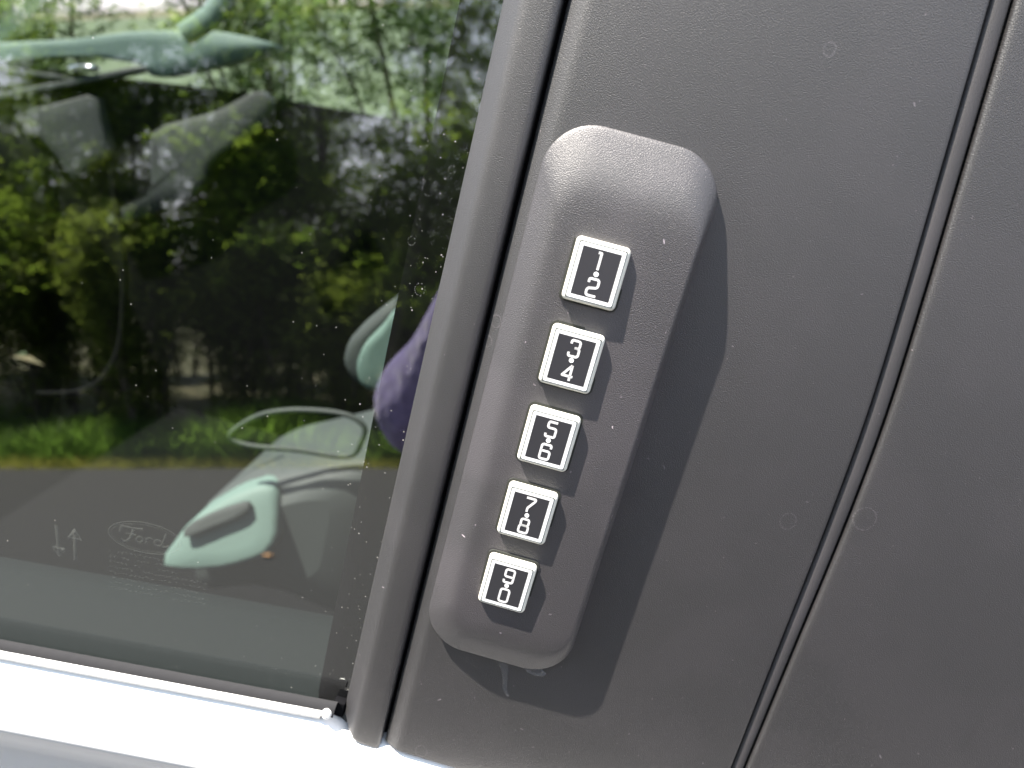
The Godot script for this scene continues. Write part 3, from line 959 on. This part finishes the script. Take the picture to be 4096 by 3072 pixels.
# ---------------------------------------------------------------- keypad stuck to the pillar
func build_keypad() -> void:
	var pad := thing("keypad", "dark grey oblong keypad with five white number keys, stuck on the black door pillar", "keypad")
	pad.transform = (get_node("car") as Node3D).transform
	var pm := grained(1.5, 0.56, 1.0)
	var H := 6.5
	var rows := []
	var o := [-18.0, 21.6, -68.8, 70.0, 11.5]
	var i := [-11.0, 19.8, -57.5, 54.5, 6.0]
	for k in [[0.0, 0.0], [0.0, 1.2], [0.0, 1.95], [0.006, 2.12], [0.02, 2.28], [0.05, 2.5], [0.12, 2.9], [0.24, 3.55], [0.4, 4.4], [0.55, 5.15], [0.7, 5.78], [0.84, 6.18], [0.97, 6.38], [1.12, 6.47], [1.3, H]]:
		var t: float = k[0]
		rows.append(round_rect(lerpf(o[0], i[0], t), lerpf(o[1], i[1], t), lerpf(o[2], i[2], t), lerpf(o[3], i[3], t), lerpf(o[4], i[4], minf(t, 1.0)), k[1] + 0.3, 10))
	var inner := [-4.0, 7.0, -45.0, 40.0, 4.0]
	rows.append(round_rect(inner[0], inner[1], inner[2], inner[3], inner[4], H + 0.33, 10))
	var housing := part("housing", loft(rows, true, false, true), pm, pad)

	var clear := mat(Color(0.25, 0.25, 0.25), 0.25)
	clear.albedo_color = Color(0.55, 0.55, 0.55, 0.2)
	clear.transparency = BaseMaterial3D.TRANSPARENCY_ALPHA
	clear.roughness = 0.3
	var drip := []
	for q in [[3.0, -68.6, 2.2], [5.0, -70.4, 1.6], [6.2, -72.5, 1.0], [7.0, -75.5, 0.7], [7.6, -78.5, 0.6], [9.0, -80.2, 0.5]]:
		drip.append([q[0], q[1], q[2]])
	var dr := []
	for q in drip:
		var row := PackedVector3Array()
		for a in 7: row.append(Vector3(q[0] + q[2] * cos(PI * a / 6.0), q[1], 0.42 + 0.45 * sin(PI * a / 6.0)) * MM)
		dr.append(row)
	part("glue_smear", loft(dr), clear, pad)
	part("glue_smear", blob(Vector3(14.2, -70.0, 0.7) * MM, Vector3(3.0, 1.3, 0.5) * MM), clear, pad)

	var key_white := mat(Color(0.78, 0.77, 0.68), 0.35)
	var face_white := mat(Color(0.86, 0.87, 0.86), 0.35)
	var print_white := mat(Color(0.66, 0.66, 0.65), 0.5)
	var ink := mat(Color(0.03, 0.03, 0.034), 0.4)
	var line := mat(Color(0.03, 0.045, 0.05), 0.5)
	var well_shade := mat(Color(0.02, 0.022, 0.018), 0.8)
	for n in 5:
		var key := Node3D.new()
		key.name = "key"
		pad.add_child(key, true)
		key.position = Vector3(0.1, 39.6 - 20.33 * n, H + 0.3) * MM
		key.scale = Vector3(1.016, 1.016, 1.15)
		key.rotation_degrees = Vector3([-2.5, -0.5, 0.0, 1.0, 2.0][n], [1.5, 1.0, 0.6, 0.4, 0.0][n], 0)
		key.set_meta("label", "key printed %d and %d" % [n * 2 + 1, (n * 2 + 2) % 10])
		part("well_shade", loft([round_rect(-6.7, 6.7, -7.7, 7.8, 1.6, -0.6, 5), round_rect(-6.6, 6.6, -7.6, 7.7, 1.6, 0.1, 5)], true, false, true), well_shade, key)  # dark plate painted in for the shade of a sunken key pocket
		var kr := []
		for q in [[0.0, -0.5], [0.0, 0.9], [0.12, 1.3], [0.34, 1.58], [0.62, 1.7]]: kr.append(round_rect(-6.05 + q[0], 6.05 - q[0], -7.05 + q[0], 7.05 - q[0], 1.15 - q[0] * 0.6, q[1], 6))
		part("cap", loft(kr, true, false, true), key_white, key)
		part("border", frame_mesh(10.25, 12.3, 0.8, 1.77), face_white, key)
		part("outline", frame_mesh(10.6, 12.65, 0.19, 1.76), line, key)
		part("face", loft([round_rect(-4.25, 4.25, -5.35, 5.35, 0.1, 1.6, 2), round_rect(-4.23, 4.23, -5.33, 5.33, 0.1, 1.775, 2)], true, false, true), ink, key)
		part("digit", digit_mesh(n * 2 + 1, Vector2(0, 2.78), 1.83), print_white, key)
		part("digit", digit_mesh((n * 2 + 2) % 10, Vector2(0, -2.95), 1.83), print_white, key)
		var dot := CylinderMesh.new()
		dot.top_radius = 0.56 * MM
		dot.bottom_radius = 0.56 * MM
		dot.height = 0.05 * MM
		dot.radial_segments = 20
		var d := part("dot", dot, face_white, key)
		d.rotation_degrees.x = 90
		d.position = Vector3(0, 0, 1.81) * MM

# ---------------------------------------------------------------- the photographer, mirrored in the window by a sleeve
func build_person() -> void:
	var p := thing("person", "person in a purple sweater and dark trousers standing by the car, one arm bent", "person", "", Vector3(0.34, 0, 0.86))
	var o := p.position
	var skin := mat(Color(0.45, 0.27, 0.19), 0.55)
	var wool := mat(Color(0.15, 0.11, 0.30), 0.9)
	wool.albedo_color = Color.WHITE
	wool.albedo_texture = tinted(256, 0.06, Color(0.05, 0.036, 0.11), Color(0.12, 0.092, 0.235), 44)
	wool.uv1_triplanar = true
	wool.uv1_scale = Vector3.ONE * 4.0
	var folds := noise(0.02, 3, 61).get_seamless_image(256, 256)
	folds.convert(Image.FORMAT_RGBA8)
	folds.bump_map_to_normal_map(6.0)
	wool.normal_enabled = true
	wool.normal_texture = ImageTexture.create_from_image(folds)
	wool.normal_scale = 1.2
	wool.rim_enabled = true
	wool.rim = 0.4
	var cloth := mat(Color(0.03, 0.032, 0.05), 0.9)
	var L := [Vector3(0.16, 1.42, 0.82) - o, Vector3(-0.147, 1.262, 0.53) - o, Vector3(-0.042, 1.412, 0.38) - o]     # left shoulder, elbow, wrist
	var Rr := [Vector3(0.50, 1.42, 0.84) - o, Vector3(0.46, 1.16, 0.66) - o, Vector3(0.24, 1.26, 0.52) - o]
	var body := [[Vector3(-0.0, 1.50, 0), Vector3(0, 1.58, -0.02), 0.055, 0.052], [Vector3(0, 1.66, -0.03), Vector3(0, 1.74, -0.01), 0.078, 0.092], [Vector3(0, 1.60, -0.065), Vector3(0, 1.64, -0.07), 0.045, 0.05], [Vector3(0, 1.655, -0.125), Vector3(0, 1.635, -0.135), 0.012, 0.016],
		[Vector3(-0.085, 1.66, 0), Vector3(-0.09, 1.69, 0), 0.016, 0.018], [Vector3(0.085, 1.66, 0), Vector3(0.09, 1.69, 0), 0.016, 0.018],
		[Vector3(-0.15, 1.42, 0), Vector3(0.15, 1.42, 0), 0.075, 0.075], [Vector3(0, 1.35, 0), Vector3(0, 1.0, 0), 0.13, 0.14], [Vector3(-0.06, 1.3, 0), Vector3(-0.05, 0.95, 0), 0.11, 0.115], [Vector3(0.06, 1.3, 0), Vector3(0.05, 0.95, 0), 0.11, 0.115],
		[L[0], L[1], 0.05, 0.038], [L[1], L[2], 0.038, 0.028], [Rr[0], Rr[1], 0.05, 0.038], [Rr[1], Rr[2], 0.038, 0.028],
		[Vector3(-0.09, 0.92, 0), Vector3(-0.1, 0.5, -0.01), 0.085, 0.055], [Vector3(-0.1, 0.5, -0.01), Vector3(-0.11, 0.09, 0.02), 0.055, 0.036], [Vector3(0.09, 0.92, 0), Vector3(0.1, 0.5, -0.01), 0.085, 0.055], [Vector3(0.1, 0.5, -0.01), Vector3(0.11, 0.09, 0.02), 0.055, 0.036], [Vector3(-0.11, 0.045, 0.03), Vector3(-0.13, 0.035, -0.14), 0.04, 0.03], [Vector3(0.11, 0.045, 0.03), Vector3(0.13, 0.035, -0.14), 0.04, 0.03]]
	part("body", nets(body, 0.014, 0.04), skin, p)
	var sweater := [[Vector3(-0.15, 1.415, 0), Vector3(0.15, 1.415, 0), 0.09, 0.09], [Vector3(0, 1.36, 0), Vector3(0, 0.94, 0), 0.145, 0.155], [Vector3(-0.06, 1.3, 0), Vector3(-0.06, 0.93, 0), 0.13, 0.135], [Vector3(0.06, 1.3, 0), Vector3(0.06, 0.93, 0), 0.13, 0.135], [L[0], L[1], 0.065, 0.047], [L[1], L[2], 0.047, 0.040], [Rr[0], Rr[1], 0.07, 0.056], [Rr[1], Rr[2], 0.056, 0.042]]
	part("sweater", nets(sweater, 0.012, 0.04), wool, p)
	var trousers := [[Vector3(-0.06, 0.93, 0), Vector3(0.06, 0.93, 0), 0.135, 0.135], [Vector3(-0.09, 0.9, 0), Vector3(-0.1, 0.5, -0.01), 0.102, 0.076], [Vector3(-0.1, 0.5, -0.01), Vector3(-0.11, 0.11, 0.02), 0.076, 0.064], [Vector3(0.09, 0.9, 0), Vector3(0.1, 0.5, -0.01), 0.102, 0.076], [Vector3(0.1, 0.5, -0.01), Vector3(0.11, 0.11, 0.02), 0.076, 0.064]]
	part("trousers", nets(trousers, 0.016, 0.03), cloth, p)
	part("hair", nets([[Vector3(0, 1.72, 0.02), Vector3(0, 1.775, 0.0), 0.088, 0.082], [Vector3(-0.06, 1.66, 0.04), Vector3(0.06, 1.66, 0.04), 0.055, 0.055]], 0.012, 0.03), mat(Color(0.06, 0.035, 0.02), 0.7), p)
	for h in [[L[1], L[2], 1.0], [Rr[1], Rr[2], -1.0]]:
		var f: Vector3 = (h[1] - h[0]).normalized()
		var w: Vector3 = h[1]
		var side: Vector3 = f.cross(Vector3.UP).normalized() * h[2]
		var down: Vector3 = side.cross(f).normalized() * (1.0 if side.cross(f).y < 0 else -1.0)
		var bones := [[w - f * 0.03, w + f * 0.02, 0.026, 0.027]]
		for k in 4:
			var s: Vector3 = side * (k - 1.5) * 0.02
			var len := [0.068, 0.078, 0.074, 0.056][k] as float
			bones.append([w + f * 0.01 + s * 0.8, w + f * 0.075 + s, 0.0135, 0.011])
			var a: Vector3 = w + f * 0.078 + s
			var b: Vector3 = a + (f * 0.8 + down * 0.6) * len * 0.5
			bones.append([a, b, 0.0098, 0.0088])
			bones.append([b, b + (f * 0.25 + down * 0.97) * len * 0.5, 0.0088, 0.0072])
		var t0: Vector3 = w + f * 0.015 - side * 0.025
		var t1: Vector3 = t0 + (f * 0.6 - side * 0.6 + down * 0.4) * 0.045
		bones.append([t0, t1, 0.0135, 0.0105]); bones.append([t1, t1 + (f * 0.85 + down * 0.4) * 0.032, 0.0105, 0.0085])
		part("hand", nets(bones, 0.0045, 0.006), skin, p)
	for s in [-1.0, 1.0]:
		part("shoe", nets([[Vector3(0.11 * s, 0.05, 0.04), Vector3(0.13 * s, 0.04, -0.15), 0.05, 0.04], [Vector3(0.11 * s, 0.09, 0.03), Vector3(0.11 * s, 0.11, 0.03), 0.046, 0.042]], 0.012, 0.02), mat(Color(0.02, 0.02, 0.02), 0.6), p)
		part("eye", blob(Vector3(0.034 * s, 1.685, -0.103), Vector3(0.012, 0.009, 0.01)), mat(Color(0.5, 0.5, 0.5), 0.3), p)
